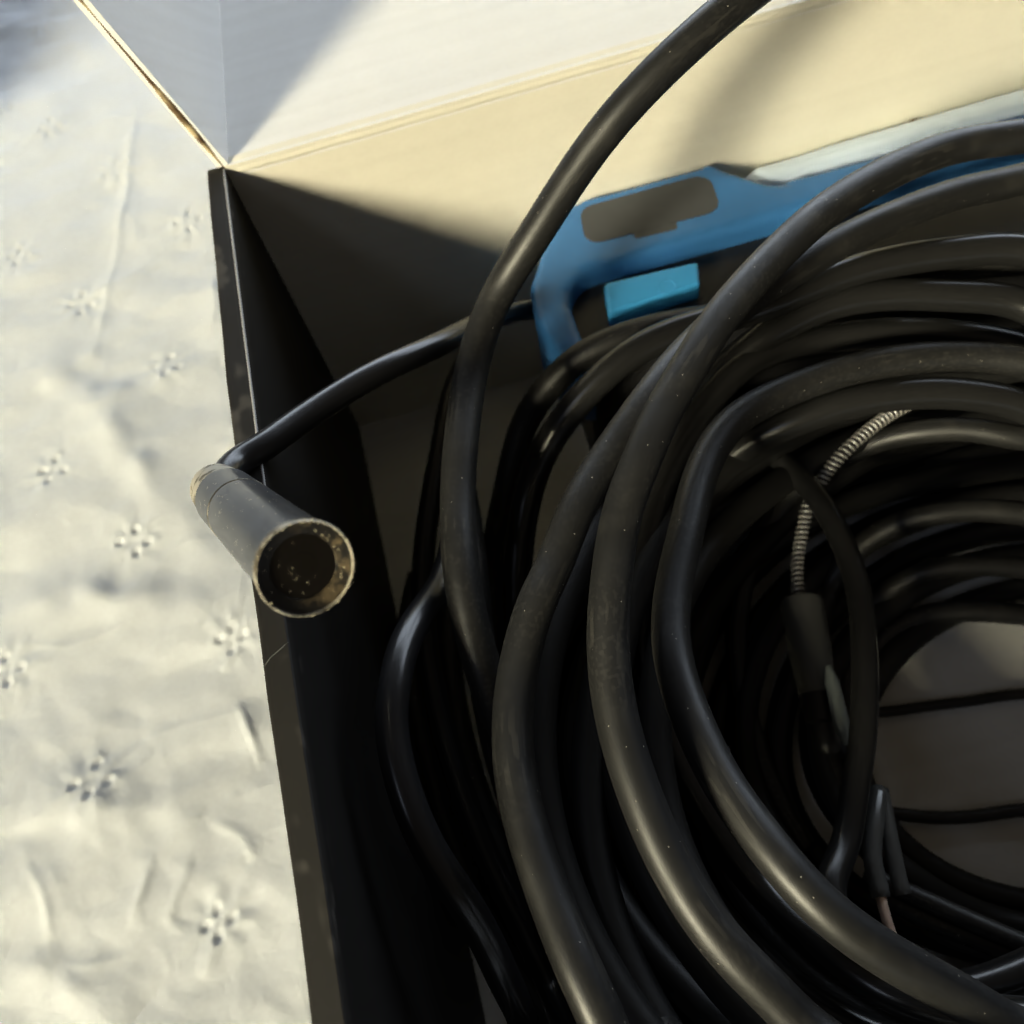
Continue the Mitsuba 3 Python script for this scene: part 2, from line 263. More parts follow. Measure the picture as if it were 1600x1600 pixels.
# ------------------------------------------------------------------ cardboard box with its lid folded back
BX = 'cardboard_box'
tag(BX, 'opened cardboard box, black outside and white inside, with its lid folded back on the bedspread', 'box')
H, YF, XR = 50.0, -138.0, 146.0
INNER = np.array([[-0.8, 0.4], [-0.7, -36.6], [-0.3, -55.5], [-0.1, -65.6], [0.1, -72.9], [0.25, -81.3], [0.6, -110], [0.6, YF]])
OUTER = np.array([[-2.75, -0.6], [-3.0, -29.3], [-2.9, -37.1], [-2.65, -51.3], [-2.6, -59.9], [-2.5, -64.4], [-2.2, -72.3], [-2.1, -80.8], [-1.8, -110], [-1.8, YF]])
def left_wall():
    ys = np.linspace(0.2, YF, 110)
    xi = np.interp(-ys, -INNER[:, 1], INNER[:, 0]); xo = np.interp(-ys, -OUTER[:, 1], OUTER[:, 0])
    tilt = np.interp(ys, [YF, -62, -50, 0], [-.38, -.34, .16, .3])       # outer edge relative to the inner one
    rings = []
    for x0, x1, y, t in zip(xi, xo, ys, tilt):
        x1 = min(x1, x0 - 1.2); ro, ri = .34, .22
        zo = H + t + .05 * math.sin(y * .6)
        end = max(0, (y + 1.2)) * .5
        pr = [(x0, 0.3)] + [(x0, zz) for zz in (15, 30, 45)] + [(x0, H - ri)] + [(x0 - ri * (1 - math.cos(a)), H - ri + ri * math.sin(a)) for a in np.linspace(.3, 1.57, 5)]
        pr += [(x1 + ro * (1 - math.cos(a)), zo - ro + ro * math.sin(a) - end * .3) for a in np.linspace(1.57, .2, 6)] + [(x1, zo - ro - end * .3)] + [(x1 - .15, zz) for zz in (35, 18)] + [(x1, -.9), (x0, -.9)]
        rings.append([(px, y, pz) for px, pz in pr])
    R = np.array(rings); n, k = R.shape[:2]
    i, j = np.meshgrid(np.arange(n - 1), np.arange(k), indexing='ij')
    f = np.stack([i * k + j, (i + 1) * k + j, (i + 1) * k + (j + 1) % k, i * k + (j + 1) % k], -1).reshape(-1, 4)
    v = R.reshape(-1, 3)
    caps = [[0, q, q + 1] for q in range(1, k - 1)] + [[(n - 1) * k, (n - 1) * k + q + 1, (n - 1) * k + q] for q in range(1, k - 1)]
    m = trimesh.Trimesh(v * MM, np.vstack([f[:, [0, 1, 2]], f[:, [0, 2, 3]], caps]), process=False)
    m.fix_normals(); return m
obj('left_wall', left_wall(), 'mat_black_card', BX, smooth=40)
tag(BX + '__left_wall', 'black folded-over side wall beside the bedspread')
# thin pale grey line along the inner fold, and a seam where the turned-in flap ends
ys = np.linspace(-0.3, -46, 60)
m, uv = sweep(np.stack([np.interp(-ys, -INNER[:, 1], INNER[:, 0]) - .12, ys, 0 * ys + H - .06 + .01 * np.sin(ys)], -1) * MM, np.interp(ys, [-46, -40, -2, 0], [.04, .13, .13, .05]) * MM, 8)
obj('pale_fold', m, 'mat_pale_edge', BX + '__left_wall', smooth=True)
m, uv = sweep(np.array([[-2.45, -56.9, H - .16], [-1.9, -56.4, H - .09], [-.9, -55.9, H - .02], [-.4, -55.6, H - .06]]) * MM, .05 * MM, 8)
obj('flap_seam', m, 'mat_grey_plastic', BX + '__left_wall', smooth=True)
obj('far_wall', panel([[-.8, 0, 0], [XR, 0, 0], [XR, 0, H], [-.8, 0, H]], 1.5, [0, -1, 0], 90, 30, 1.1, 3), 'mat_sun_tint_card', BX)
tag(BX + '__far_wall', 'white inner wall with the sun warmth put into its colour, sunlit at its top left')
obj('floor', panel([[-1.0, .2, 0], [XR, .2, 0], [XR, YF, 0], [-1.0, YF, 0]], 1.0, [0, 0, 1], 50, 50, .5, 5), 'mat_white_card', BX)
obj('front_wall', panel([[-1, YF, -.5], [XR, YF, -.5], [XR, YF, H], [-1, YF, H]], 2.6, [0, 1, 0], 20, 10), 'mat_white_card', BX)
obj('right_wall', panel([[XR, .5, -.5], [XR, YF, -.5], [XR, YF, H], [XR, .5, H]], 2.6, [-1, 0, 0], 20, 10), 'mat_black_card', BX)
# lid hinged on the far wall's top edge, lying back about seven degrees below level
th = math.radians(-7); U = np.array([0, math.cos(th), math.sin(th)]); NL = np.array([0, -math.sin(th), math.cos(th)])
hinge = np.array([-.3, .15, H + .05])
def L(x, t): return hinge + np.array([x, 0, 0]) + U * t
LL = 128
obj('lid', panel([L(0, 0), L(XR, 0), L(XR, LL), L(0, LL)], 1.5, NL, 90, 80, 1.2, 11), 'mat_white_card', BX)
tag(BX + '__lid', 'white inside of the lid, shaded beside its side flap and lit to the right')
m, uv = sweep(np.array([L(x, .72) + NL * (-.80 + .03 * math.sin(x * .7)) for x in np.linspace(.6, XR, 80)]) * MM, .85 * MM, 16)
obj('hinge_fold', m, 'mat_sun_tint_card', BX + '__lid', smooth=True)
# side flap standing up from the lid's left edge with a slanting cut edge of bare board
al = math.radians(111); VF = np.array([math.cos(al), 0, 0]) + math.sin(al) * NL; NF = np.cross(U, VF)
NF = NF if NF[0] > 0 else -NF
e = np.array([-6.4, 6.9, 15.9]); e /= np.linalg.norm(e)
eu, ev = e @ U, e @ VF; e = eu * U + ev * VF; e /= np.linalg.norm(e)
c0 = L(0, 0) + NL * .1
Hf = 46.0; tip = c0 + e * Hf / (e @ VF)
obj('side_flap', panel([c0, tip, L(0, LL) + VF * Hf, L(0, LL)], 1.2, NF, 50, 60, 1.0, 14), 'mat_white_card', BX + '__lid')
tag(BX + '__lid__side_flap', 'shaded side flap standing up from the left edge of the lid')
g = np.random.default_rng(4)
tt = np.linspace(.0, 1, 70); wob = meshkit.noise(np.stack([tt * 14, tt * 0, tt * 0], -1), 2) - .5
path = c0[None] + (tip - c0)[None] * tt[:, None] - NF * .6 + np.cross(NF, e)[None] * (wob * .35)[:, None]
rad = (.15 + .24 * np.exp(-((tt - .14) / .07) ** 2) + .1 * wob) * np.interp(tt, [0, .04], [.4, 1])
m, uv = sweep(path * MM, rad * MM, 10)
obj('cut_edge', m, 'mat_kraft', BX + '__lid', smooth=True)
tag(BX + '__lid__cut_edge', 'bare brown cut edge of the side flap')

# ------------------------------------------------------------------ coil of black cable
CO = 'cable_coil'
tag(CO, 'large coil of thick black rubber cable filling the box', 'cable coil')
DC = 3.3
CABLES = dict(  # near-side tails of k and i raised below c to block sun on the floor
 b1=[[112.0,-70.0,34.0],[106.0,-42.0,37.0],[89.0,-22.5,38.0],[80.1,-22.4,39.0],[72.5,-22.8,40.0],[64.7,-24.3,41.0],[58.4,-25.9,41.5],[43.5,-31.5,42.0],[34.1,-38.3,43.0],[29.5,-42.3,43.0],[26.2,-45.4,43.0],[23.5,-48.5,43.0],[20.9,-51.9,42.5],[18.9,-54.4,42.5],[17.1,-56.9,42.0],[15.1,-60.7,41.5],[14.0,-63.9,41.5],[13.3,-67.3,41.5],[13.1,-71.0,41.5],[13.3,-74.7,41.5],[13.7,-78.1,41.5],[14.3,-81.8,41.5],[14.9,-85.0,41.0],[15.7,-88.2,40.0],[26.0,-101.0,36.0],[44.0,-114.0,31.0],[70.0,-118.0,29.0],[98.0,-98.0,31.0],[112.0,-70.0,34.0]],
 b2=[[118.0,-66.0,40.0],[108.0,-36.0,43.0],[84.9,-23.7,45.0],[77.3,-22.8,45.5],[70.9,-22.2,46.0],[63.3,-23.8,47.0],[55.3,-27.0,48.0],[48.6,-30.9,48.5],[41.0,-36.5,49.0],[36.8,-40.4,49.0],[32.9,-44.2,48.5],[29.9,-47.8,48.0],[27.2,-51.3,47.0],[24.8,-56.0,46.0],[23.0,-60.7,45.0],[21.9,-66.5,44.0],[21.9,-72.4,43.0],[22.5,-76.8,42.0],[23.7,-80.9,41.0],[25.3,-84.2,40.0],[26.9,-86.8,39.0],[29.2,-90.1,38.0],[50.0,-107.0,37.0],[72.0,-112.0,37.0],[104.0,-98.0,38.0],[118.0,-66.0,40.0]],
 c=[[100.0,-74.0,26.0],[94.0,-50.0,29.0],[79.8,-43.5,31.0],[73.3,-39.8,32.0],[67.6,-37.4,32.5],[61.2,-36.0,33.0],[54.3,-35.8,33.5],[47.3,-36.8,34.0],[41.9,-39.2,35.0],[37.3,-43.8,36.0],[33.5,-49.9,37.0],[30.7,-54.7,37.6],[28.6,-59.8,38.2],[27.9,-65.0,38.8],[28.1,-70.0,39.3],[28.7,-73.5,39.6],[30.0,-77.8,40.0],[32.2,-82.4,39.5],[35.9,-86.6,37.5],[40.7,-90.7,34.0],[45.7,-94.3,31.0],[64.0,-96.0,23.0],[86.0,-92.0,24.0],[100.0,-74.0,26.0]],
 k=[[110.0,-60.0,22.0],[102.0,-42.0,25.0],[82.8,-40.8,28.0],[76.3,-36.6,29.0],[70.5,-33.4,30.0],[63.9,-31.4,31.0],[57.1,-30.2,31.5],[51.1,-29.8,32.0],[45.9,-31.1,32.0],[41.5,-33.6,31.0],[37.3,-37.1,30.0],[33.5,-41.2,28.0],[30.4,-46.3,26.0],[28.4,-51.6,24.0],[27.4,-57.8,22.0],[27.5,-64.8,20.0],[29.0,-71.9,18.0],[31.7,-79.1,16.0],[35.0,-85.1,19.0],[39.7,-90.4,21.0],[60.0,-97.0,20.0],[86.0,-98.0,14.0],[104.0,-80.0,18.0],[110.0,-60.0,22.0]],
 g3=[[112.0,-56.0,28.0],[104.0,-36.0,31.0],[80.8,-39.8,33.5],[75.1,-34.8,34.5],[69.6,-31.8,35.0],[63.7,-29.5,35.2],[57.2,-28.4,35.2],[51.5,-28.9,34.5],[46.5,-29.5,32.0],[41.5,-31.6,30.0],[36.9,-34.8,28.0],[32.8,-38.4,25.0],[29.1,-43.9,22.0],[26.1,-50.8,20.0],[24.6,-57.9,18.0],[24.0,-65.1,17.0],[24.9,-72.9,15.0],[27.1,-80.0,13.0],[30.7,-86.1,12.0],[36.1,-91.9,11.0],[62.0,-104.0,11.0],[90.0,-100.0,15.0],[108.0,-78.0,21.0],[112.0,-56.0,28.0]],
 g2=[[116.0,-58.0,28.0],[108.0,-30.0,33.0],[83.7,-32.9,36.0],[76.9,-29.8,36.8],[71.0,-27.8,37.0],[64.4,-26.8,37.2],[57.5,-26.7,37.2],[50.2,-27.5,37.1],[43.3,-27.5,36.9],[37.0,-27.5,36.0],[31.3,-28.8,34.0],[25.9,-30.9,30.5],[21.8,-33.6,26.0],[18.4,-38.9,22.0],[15.9,-45.4,18.0],[14.6,-52.6,15.0],[14.5,-60.0,12.0],[15.7,-68.4,10.0],[18.3,-76.2,9.0],[21.9,-83.9,8.0],[27.4,-91.1,7.0],[50.0,-113.0,6.0],[84.0,-116.0,12.0],[110.0,-92.0,21.0],[116.0,-58.0,28.0]],
 i=[[94.0,-72.0,22.0],[90.0,-56.0,25.0],[78.0,-48.9,28.0],[72.0,-43.8,30.0],[68.5,-41.9,31.0],[64.3,-40.3,31.5],[60.1,-39.1,31.5],[54.5,-38.1,31.0],[49.2,-37.8,29.5],[44.6,-37.6,27.0],[40.2,-39.4,24.0],[36.1,-44.0,21.0],[33.3,-49.9,18.0],[31.4,-57.1,16.0],[31.0,-64.4,14.0],[32.0,-72.5,12.5],[34.6,-80.0,11.5],[38.3,-86.4,15.0],[43.5,-90.9,17.0],[62.0,-90.0,16.0],[84.0,-88.0,15.0],[94.0,-72.0,22.0]])
OPEN = dict(  # tails of a, e and f beyond view are raised to keep sun off the floor
 a=[[62.1,-8.9,62.5],[49.4,-15.0,62.5],[39.5,-18.2,59.0],[33.4,-19.7,54.5],[27.3,-22.1,49.3],[23.6,-23.6,46.0],[20.6,-26.6,44.0],[18.0,-31.0,42.5],[15.6,-37.6,42.0],[14.0,-43.2,41.5],[12.8,-49.9,41.0],[12.4,-55.2,39.0],[12.5,-60.3,36.0],[12.7,-64.4,31.0],[13.4,-69.5,26.0],[14.8,-75.8,24.0],[16.5,-82.0,22.0],[18.5,-87.4,25.0],[29.0,-99.0,33.0],[46.0,-112.0,31.0],[74.0,-112.0,24.0],[95.0,-96.0,18.0]],
 g1=[[118.0,-32.0,30.0],[79.4,-28.1,33.0],[71.6,-26.2,33.2],[62.5,-25.4,33.4],[51.6,-25.3,33.6],[43.2,-24.5,33.8],[37.8,-23.9,33.8],[31.9,-23.9,33.0],[27.4,-24.1,30.0],[22.9,-25.3,25.0],[19.3,-29.1,20.0],[15.6,-34.4,15.0],[13.0,-40.8,11.0],[11.6,-49.0,9.0],[10.9,-57.2,7.5],[11.5,-66.0,6.0],[13.3,-75.3,5.0],[16.5,-83.8,4.5],[21.9,-92.2,4.0],[50.0,-119.0,4.0],[86.0,-122.0,4.0]],
 j=[[86.0,-56.0,18.0],[83.4,-46.3,20.0],[76.0,-43.0,21.0],[71.4,-40.3,21.0],[66.7,-38.2,20.0],[62.4,-36.8,18.0],[56.7,-36.7,15.0],[50.7,-38.6,12.0],[45.0,-43.6,9.0],[40.8,-51.0,6.5],[38.7,-59.8,5.0],[38.4,-67.9,4.0],[39.6,-76.1,3.5]],
 e=[[13.4,-37.7,32.0],[12.1,-43.3,34.5],[10.4,-48.1,36.8],[8.2,-52.2,40.0],[6.6,-55.5,42.0],[5.5,-58.9,43.0],[4.8,-61.6,43.0],[4.6,-65.1,42.5],[4.9,-68.7,41.5],[5.5,-71.6,40.0],[6.4,-74.3,38.0],[7.2,-77.3,35.0],[7.6,-80.8,31.0],[7.2,-84.3,22.0],[8.0,-87.2,25.0],[13.5,-96.0,33.0],[22.0,-110.0,38.0],[42.0,-120.0,36.0],[80.0,-124.0,28.0]],
 f=[[21.0,-6.7,20.0],[16.1,-12.1,19.0],[12.8,-18.7,18.0],[9.0,-27.7,17.0],[6.1,-36.4,16.0],[4.7,-45.1,15.5],[4.4,-53.4,15.0],[5.0,-61.4,14.5],[6.1,-68.7,14.0],[7.7,-75.0,13.0],[9.2,-81.9,11.0],[11.6,-87.6,18.0],[22.0,-99.0,27.0],[33.0,-114.0,30.0],[60.0,-124.0,26.0],[100.0,-125.0,20.0]],
 f2=[[13.8,-32.7,26.0],[13.1,-39.7,25.5],[12.2,-45.3,24.5],[11.0,-53.3,23.0],[10.7,-61.8,22.0],[11.2,-69.8,20.0],[12.3,-77.1,19.0],[14.2,-84.1,18.0],[16.8,-91.0,16.0],[44.0,-112.0,14.0],[80.0,-118.0,12.0]],
 f3=[[10.1,-30.6,9.0],[6.9,-40.7,9.0],[5.6,-49.7,9.0],[5.7,-59.8,9.0],[7.0,-69.3,9.0],[8.8,-77.5,8.0],[11.9,-85.6,7.0],[24.0,-100.0,6.0],[50.0,-122.0,5.0]],
 f4=[[4.0,-30.2,4.0],[1.3,-37.1,4.0],[0.1,-44.9,4.0],[0.2,-53.7,4.0],[1.0,-62.5,4.0],[2.5,-70.1,4.0],[4.4,-76.6,4.0],[7.6,-84.0,4.0],[18.0,-100.0,4.0],[40.0,-120.0,4.0]],  # black strand added to stand for shade on the floor beside the wall
 m=[[92.0,-62.0,11.0],[82.7,-53.2,13.0],[74.9,-49.4,15.0],[69.9,-47.3,15.0],[65.4,-46.0,14.0],[61.5,-45.4,12.0],[57.0,-46.3,9.0],[53.0,-49.2,6.0],[49.9,-54.5,4.0],[48.0,-61.1,3.0],[48.9,-67.5,2.2]],
 n=[[88.0,-66.0,7.0],[82.3,-57.9,8.0],[74.3,-54.0,10.0],[69.1,-52.0,10.0],[64.5,-50.9,9.0],[60.5,-51.1,7.0],[56.5,-53.0,5.0],[53.0,-57.0,3.5],[50.8,-61.8,2.5],[50.1,-67.7,1.8]],
 n2=[[90.0,-70.0,5.0],[82.0,-61.7,4.0],[74.1,-58.0,5.0],[67.4,-55.5,5.0],[61.7,-54.6,4.0],[57.1,-56.3,3.0],[54.3,-59.4,2.0]])
NOTE = dict(a='dusty loop rising out of the box across the lid and the far wall', b2='topmost loop of the coil, crossing in front of the blue device',
            e='outermost loop hanging beside the black side wall with a pale bluish sheen', c='innermost bright loop with a golden highlight at its lower left')
for nm, pts in CABLES.items():
    k = cable('cable_loop', pts, DC, 'mat_rubber' if nm in ('b1', 'b2', 'c') else 'mat_rubber_clean', CO, closed=True)
    if nm in NOTE: tag(k, NOTE[nm])
for nm, pts in OPEN.items():
    k = cable('cable_loop', pts, {'e': 2.7, 'f': 2.8, 'j': 2.8, 'm': 2.8, 'n': 2.6, 'n2': 2.6}.get(nm, DC), 'mat_rubber_slick' if nm in 'ef' else 'mat_rubber', CO)
    if nm in NOTE: tag(k, NOTE[nm])

g = np.random.default_rng(33)
def deep_loop(rx, ry, z, k, lift=0.0):
    th = np.linspace(0, 2 * np.pi, 15)[:-1]
    a1, a2, a3 = g.normal(size=3)
    r = 1 + (.034 * a1 * np.cos(2 * th + 3 * a2) + .016 * a3 * np.cos(th)) * min(1, rx / 45) + .014 * a3 * np.cos(3 * th + k)
    pts = np.stack([73 + a1 * .8 + rx * r * np.cos(th), -71.5 + a2 * .6 + ry * r * np.sin(th), np.maximum(1.8, z - lift * np.cos(th) + 1.3 * np.sin(th + 2 * a3) + .8 * g.normal(size=14))], -1)
    pts[:, 1] = np.where((pts[:, 0] > 22) & (pts[:, 2] > 5), np.minimum(pts[:, 1], -34 + .2 * (pts[:, 1] + 34)), pts[:, 1])
    return np.vstack([pts, pts[:1]]).round(2).tolist()
for k in range(11):  # deep filler loops, coloured near black for the shade between upper loops
    cable('cable_loop', deep_loop(25 + 3.95 * k, 17.5 + 3.5 * k, 2.2 + (2.0 + .25 * k) * (k % 2), k), DC, 'mat_rubber_shade', CO, closed=True, sides=18)
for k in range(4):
    cable('cable_loop', deep_loop(46 + 4.6 * k, 34 + 4.6 * k, 8.5 + 1.3 * (k % 3) + .7 * k, k + 20, .5 + 1.1 * k), DC, 'mat_rubber_shade', CO, closed=True, sides=18)
for k in range(4):  # extra loops added, lifted at the left to hold sun off the floor
    cable('cable_loop', deep_loop(47.5 + 4.0 * k, 37 + 3.2 * k, 17 + 1.2 * (k % 2) + .5 * k, k + 40, 7 + .8 * k), DC, 'mat_rubber_shade', CO, closed=True, sides=18)

# ------------------------------------------------------------------ probe camera resting on the box wall
PC = 'probe_camera'
tag(PC, 'small grey cylindrical camera probe with a dirty round face, propped over the black wall', 'inspection camera')
T0, F0 = np.array([-3.9, -41.8, 52.3]), np.array([6.7, -59.7, 67.4])
ax = (F0 - T0) / np.linalg.norm(F0 - T0); LN = np.linalg.norm(F0 - T0)
BD = PC + '__body'
obj('body', lathe([(2.18, 4.3), (2.36, 4.4), (2.41, 4.6), (2.45, 9.6), (2.40, 9.75), (2.40, 9.85), (2.45, 10.0), (2.60, LN - .7), (2.5, LN - .5)], T0, ax), 'mat_probe_metal', PC, smooth=30)
def tube_ring(s, r, rad):
    u = np.cross(ax, [0, 0, 1.0]); u /= np.linalg.norm(u); w = np.cross(ax, u); a = np.linspace(0, 2 * np.pi, 73)
    return sweep((T0 + ax * s + r * (np.cos(a)[:, None] * u + np.sin(a)[:, None] * w)) * MM, rad * MM, 8, caps=False)[0]
obj('seam_ring', tube_ring(9.8, 2.44, .035), 'mat_rim', BD, smooth=True)
obj('strain_relief', lathe([(0.9, -0.9), (1.5, -.8), (1.9, -.3), (2.12, .4), (2.22, 2.2), (2.28, 4.0), (2.2, 4.2), (2.1, 4.25), (2.1, 4.5)], T0, ax), 'mat_rim', PC, smooth=30)
tag(PC + '__strain_relief', 'dusty beige sleeve where the lead leaves the probe')
obj('rim', lathe([(2.5, LN - .85), (2.70, LN - .8), (2.80, LN - .6), (2.83, LN - .2), (2.80, LN - .05), (2.74, LN), (2.73, LN - .02), (2.70, LN - .10), (2.68, LN - .75)], T0, ax, 96), 'mat_rim', PC, smooth=40)
tag(PC + '__rim', 'pale chipped rim around the lens face')
g = np.random.default_rng(21); bits = []
u = np.cross(ax, [0, 0, 1.0]); u /= np.linalg.norm(u); w = np.cross(ax, u)
for _ in range(420):
    a = g.random() * 2 * np.pi
    dd = math.cos(a) * u + math.sin(a) * w; side = .5 + .5 * dd[0]
    if g.random() > .12 + .88 * side ** 2: continue
    rr = 2.74 + g.normal() * .05 if g.random() < .75 else 2.5 - abs(g.normal()) * .3
    zz = LN - .03 - (0 if rr > 2.6 else .38)
    b = trimesh.creation.icosphere(0, 1.0); b.vertices *= (.025 + .05 * g.random() ** 2) * np.array([1, 1, .6]); b.vertices += g.normal(size=b.vertices.shape) * .006
    b.apply_translation(T0 + ax * zz + rr * (math.cos(a) * u + math.sin(a) * w)); bits.append(b)
for _ in range(16):
    a, rr = g.random() * 6.28, 1.7 * math.sqrt(g.random())
    b = trimesh.creation.icosphere(0, .018 + .03 * g.random() ** 3); b.apply_translation(T0 + ax * (LN - .60) + rr * (math.cos(a) * u + math.sin(a) * w)); bits.append(b)
d = trimesh.util.concatenate(bits); d.vertices *= MM
obj('grime', d, 'mat_dirt', PC + '__rim', smooth=False)
tag(PC + '__rim__grime', kind='stuff')
obj('lens_window', lathe([(0.0, LN - .62), (1.86, LN - .62), (1.9, LN - .66)], T0, ax, 64), 'mat_lens', PC, smooth=False)
obj('grime_ring', lathe([(1.86, LN - .70), (1.92, LN - .52), (2.3, LN - .40), (2.69, LN - .28)], T0, ax, 96), 'mat_grime_ring', PC, smooth=40)
tag(PC + '__grime_ring', 'brown stained ring round the dark lens')
lb = lathe([(0.0, LN - .585), (.7, LN - .59), (.85, LN - .605), (.86, LN - .64)], T0, ax, 40)
obj('lens', lb, 'mat_lens', PC + '__lens_window', smooth=60)
cable('lead', [[-3.2,-42.9,53.2],[-2.6,-39.2,51.2],[-0.7,-37.6,50.3],[1.7,-35.5,49.2],[5.8,-32.3,47.6],[10.7,-29.3,46.0],[15.8,-25.7,43.0],[19.7,-21.2,39.0],[23.5,-15.9,33.5],[27.3,-12.2,29.0],[30.5,-12.6,28.2]], 2.5, 'mat_rubber_slick', PC)
tag(PC + '__lead', 'thinner black lead running from the probe to the coil')

# ------------------------------------------------------------------ blue handheld device against the far wall
DV = 'handheld_device'
tag(DV, 'blue plastic handheld device with a black front and bright blue button, beside the white wall', 'device')
def rr_poly(pts, r):
    import shapely.geometry as sg
    return sg.Polygon(pts).buffer(-r, join_style=1, quad_segs=12).buffer(2 * r, join_style=1, quad_segs=12).buffer(-r, join_style=1, quad_segs=12)
def cs(poly):
    import shapely.geometry as sg
    return m3.CrossSection([np.array(sg.polygon.orient(poly, 1.0).exterior.coords)[:-1]])
plan = rr_poly([(27.0, -16.5), (27.6, -12.0), (32.0, -4.6), (35.2, -1.2), (53.8, -1.2), (58.6, -7.5), (114, -7.9), (114, -27), (36.0, -27), (31.0, -25.4), (27.8, -22.3)], 3.0)   # x, y
win = rr_poly([(31.9, -40), (31.3, -21.5), (31.5, -12.4), (111, -12.6), (111, -40)], 4.4)
body = m3.Manifold.extrude(cs(plan), 12).translate([0, 0, 21])
body = body - m3.Manifold.extrude(cs(win), 30).translate([0, 0, 7])
body = body.refine_to_length(.5)
bm = tm(body); bm.merge_vertices()
trimesh.smoothing.filter_laplacian(bm, .5, iterations=14)
obj('shell', bm, 'mat_blue', DV, smooth=50)
fp = m3.Manifold.extrude(cs(win.buffer(.25).intersection(plan.buffer(-.5))), 20.7).translate([0, 0, 9.6])
obj('front_panel', tm(fp), 'mat_black_plastic', DV)
tag(DV + '__front_panel', 'black recessed front panel framed by the blue shell')
bt = m3.Manifold.batch_hull([m3.Manifold.sphere(r_, 16).translate([x, y, z]) for x, y, r_ in ((36.6, -15.6, .7), (46.7, -15.9, .4), (35.8, -18.8, .4), (46.0, -18.4, .4)) for z in (30.5, 32.5)])
obj('button', tm(bt), 'mat_cyan', DV + '__front_panel', smooth=45)
tag(DV + '__front_panel__button', 'bright blue rectangular button')
tr = trimesh.creation.torus(1.0, .09, major_sections=40, minor_sections=8); tr.apply_translation([42.6, -18.0, 32.98]); tr.vertices *= MM
obj('emblem_ring', tr, 'mat_cyan', DV + '__front_panel', smooth=True)
pc = rr_poly([(35.7, -8.9), (36.7, -2.7), (53.0, -3.0), (52.3, -9.4)], 1.9)
pc2 = rr_poly([(41.5, -10.0), (41.5, -7.5), (47.0, -7.5), (46.6, -10.3)], .45)
cover = m3.Manifold.extrude(cs(pc), .6).translate([0, 0, 32.8]) + m3.Manifold.extrude(cs(pc2), .49).translate([0, 0, 32.84])
obj('port_cover', tm(cover), 'mat_grey_rubber', DV, smooth=30)
tag(DV + '__port_cover', 'dark grey rubber port cover')
groove = m3.Manifold.extrude(cs(pc.buffer(.13)), .5).translate([0, 0, 32.66])
obj('cover_groove', tm(groove), 'mat_black_plastic', DV + '__port_cover', smooth=30)
hole = trimesh.creation.cylinder(.16 * MM, .1 * MM, sections=20); hole.apply_translation(np.array([54.6, -7.4, 33.08]) * MM)
obj('pinhole', hole, 'mat_black_plastic', DV + '__shell')
# pale plastic strip tucked behind the device
xs = np.linspace(57.5, 112, 90)
up = .5 * (meshkit.noise(np.stack([xs / 9, xs * 0, xs * 0], -1), 6) - .5)
rings = []
for x, q in zip(xs, up):
    s = min(1, (x - 56.9) / 3.2) ** .5
    rings.append([(x, -3.9 + 2.7 * s * math.cos(a), 29.6 + (q + 2.2 * s * math.sin(a)) if a < np.pi + .01 else 12) for a in np.linspace(0, np.pi, 15)] + [(x, -6.2, 8), (x, -1.0, 8)])
Rg = np.array(rings); n, k = Rg.shape[:2]
i, j = np.meshgrid(np.arange(n - 1), np.arange(k), indexing='ij')
f = np.stack([i * k + j, (i + 1) * k + j, (i + 1) * k + (j + 1) % k, i * k + (j + 1) % k], -1).reshape(-1, 4)
m = trimesh.Trimesh(Rg.reshape(-1, 3) * MM, np.vstack([f[:, [0, 1, 2]], f[:, [0, 2, 3]]]), process=False); m.fix_normals()
obj('plastic_strip', m, 'mat_pale_plastic', smooth=50)
nb = trimesh.creation.icosphere(2, .55); nb.vertices *= [1.1, .6, .5]; nb.apply_translation([80.4, -1.5, 30.8]); nb.vertices *= MM
obj('speck', nb, 'mat_kraft', 'plastic_strip', smooth=True)
tag('plastic_strip__speck', 'small brown speck stuck to the edge of the strip')
tag('plastic_strip', 'pale glossy plastic strip tucked between the blue device and the white wall', 'plastic strip')

# ------------------------------------------------------------------ things inside the coil
k = cable('slim_cord', [[46.9,-25.8,17.0],[48.9,-32.8,19.0],[50.6,-37.9,20.5],[51.7,-43.5,21.5],[51.8,-49.6,22.0],[50.9,-55.5,22.0],[49.2,-60.6,21.5],[47.2,-65.4,21.0],[44.9,-69.9,20.5],[42.5,-73.6,20.5],[39.7,-77.6,21.0],[36.9,-80.4,22.5],[36.3,-83.2,23.0],[38.4,-86.5,22.0],[42.7,-90.1,19.0]], 2.6, 'mat_rubber_clean')
tag(k, 'slim black cord curving down through the middle of the coil', 'cord')
k = cable('floor_cord', [[51.2,-62.8,1.6],[55.6,-63.8,1.4],[60.1,-64.4,1.2],[65.3,-65.2,1.2],[71.2,-66.1,1.2],[79.7,-67.8,1.2],[100.0,-60.0,1.2]], 1.3, 'mat_rubber')
tag(k, 'thin black cord lying across the shaded box floor, the upper of two', 'cord')
k = cable('floor_cord', [[47.1,-71.3,3.0],[49.2,-73.7,2.0],[52.4,-75.3,1.4],[56.3,-76.6,1.3],[60.4,-77.4,1.3],[64.6,-78.0,1.3],[72.9,-79.2,1.3],[100.0,-72.0,1.3]], 1.5, 'mat_rubber')
tag(k, 'thin black cord bending across the shaded box floor, the lower of two', 'cord')
TW = 'twin_cord'
tag(TW, 'flat two-strand black cord at the lower right edge of the bare box floor', 'cord')
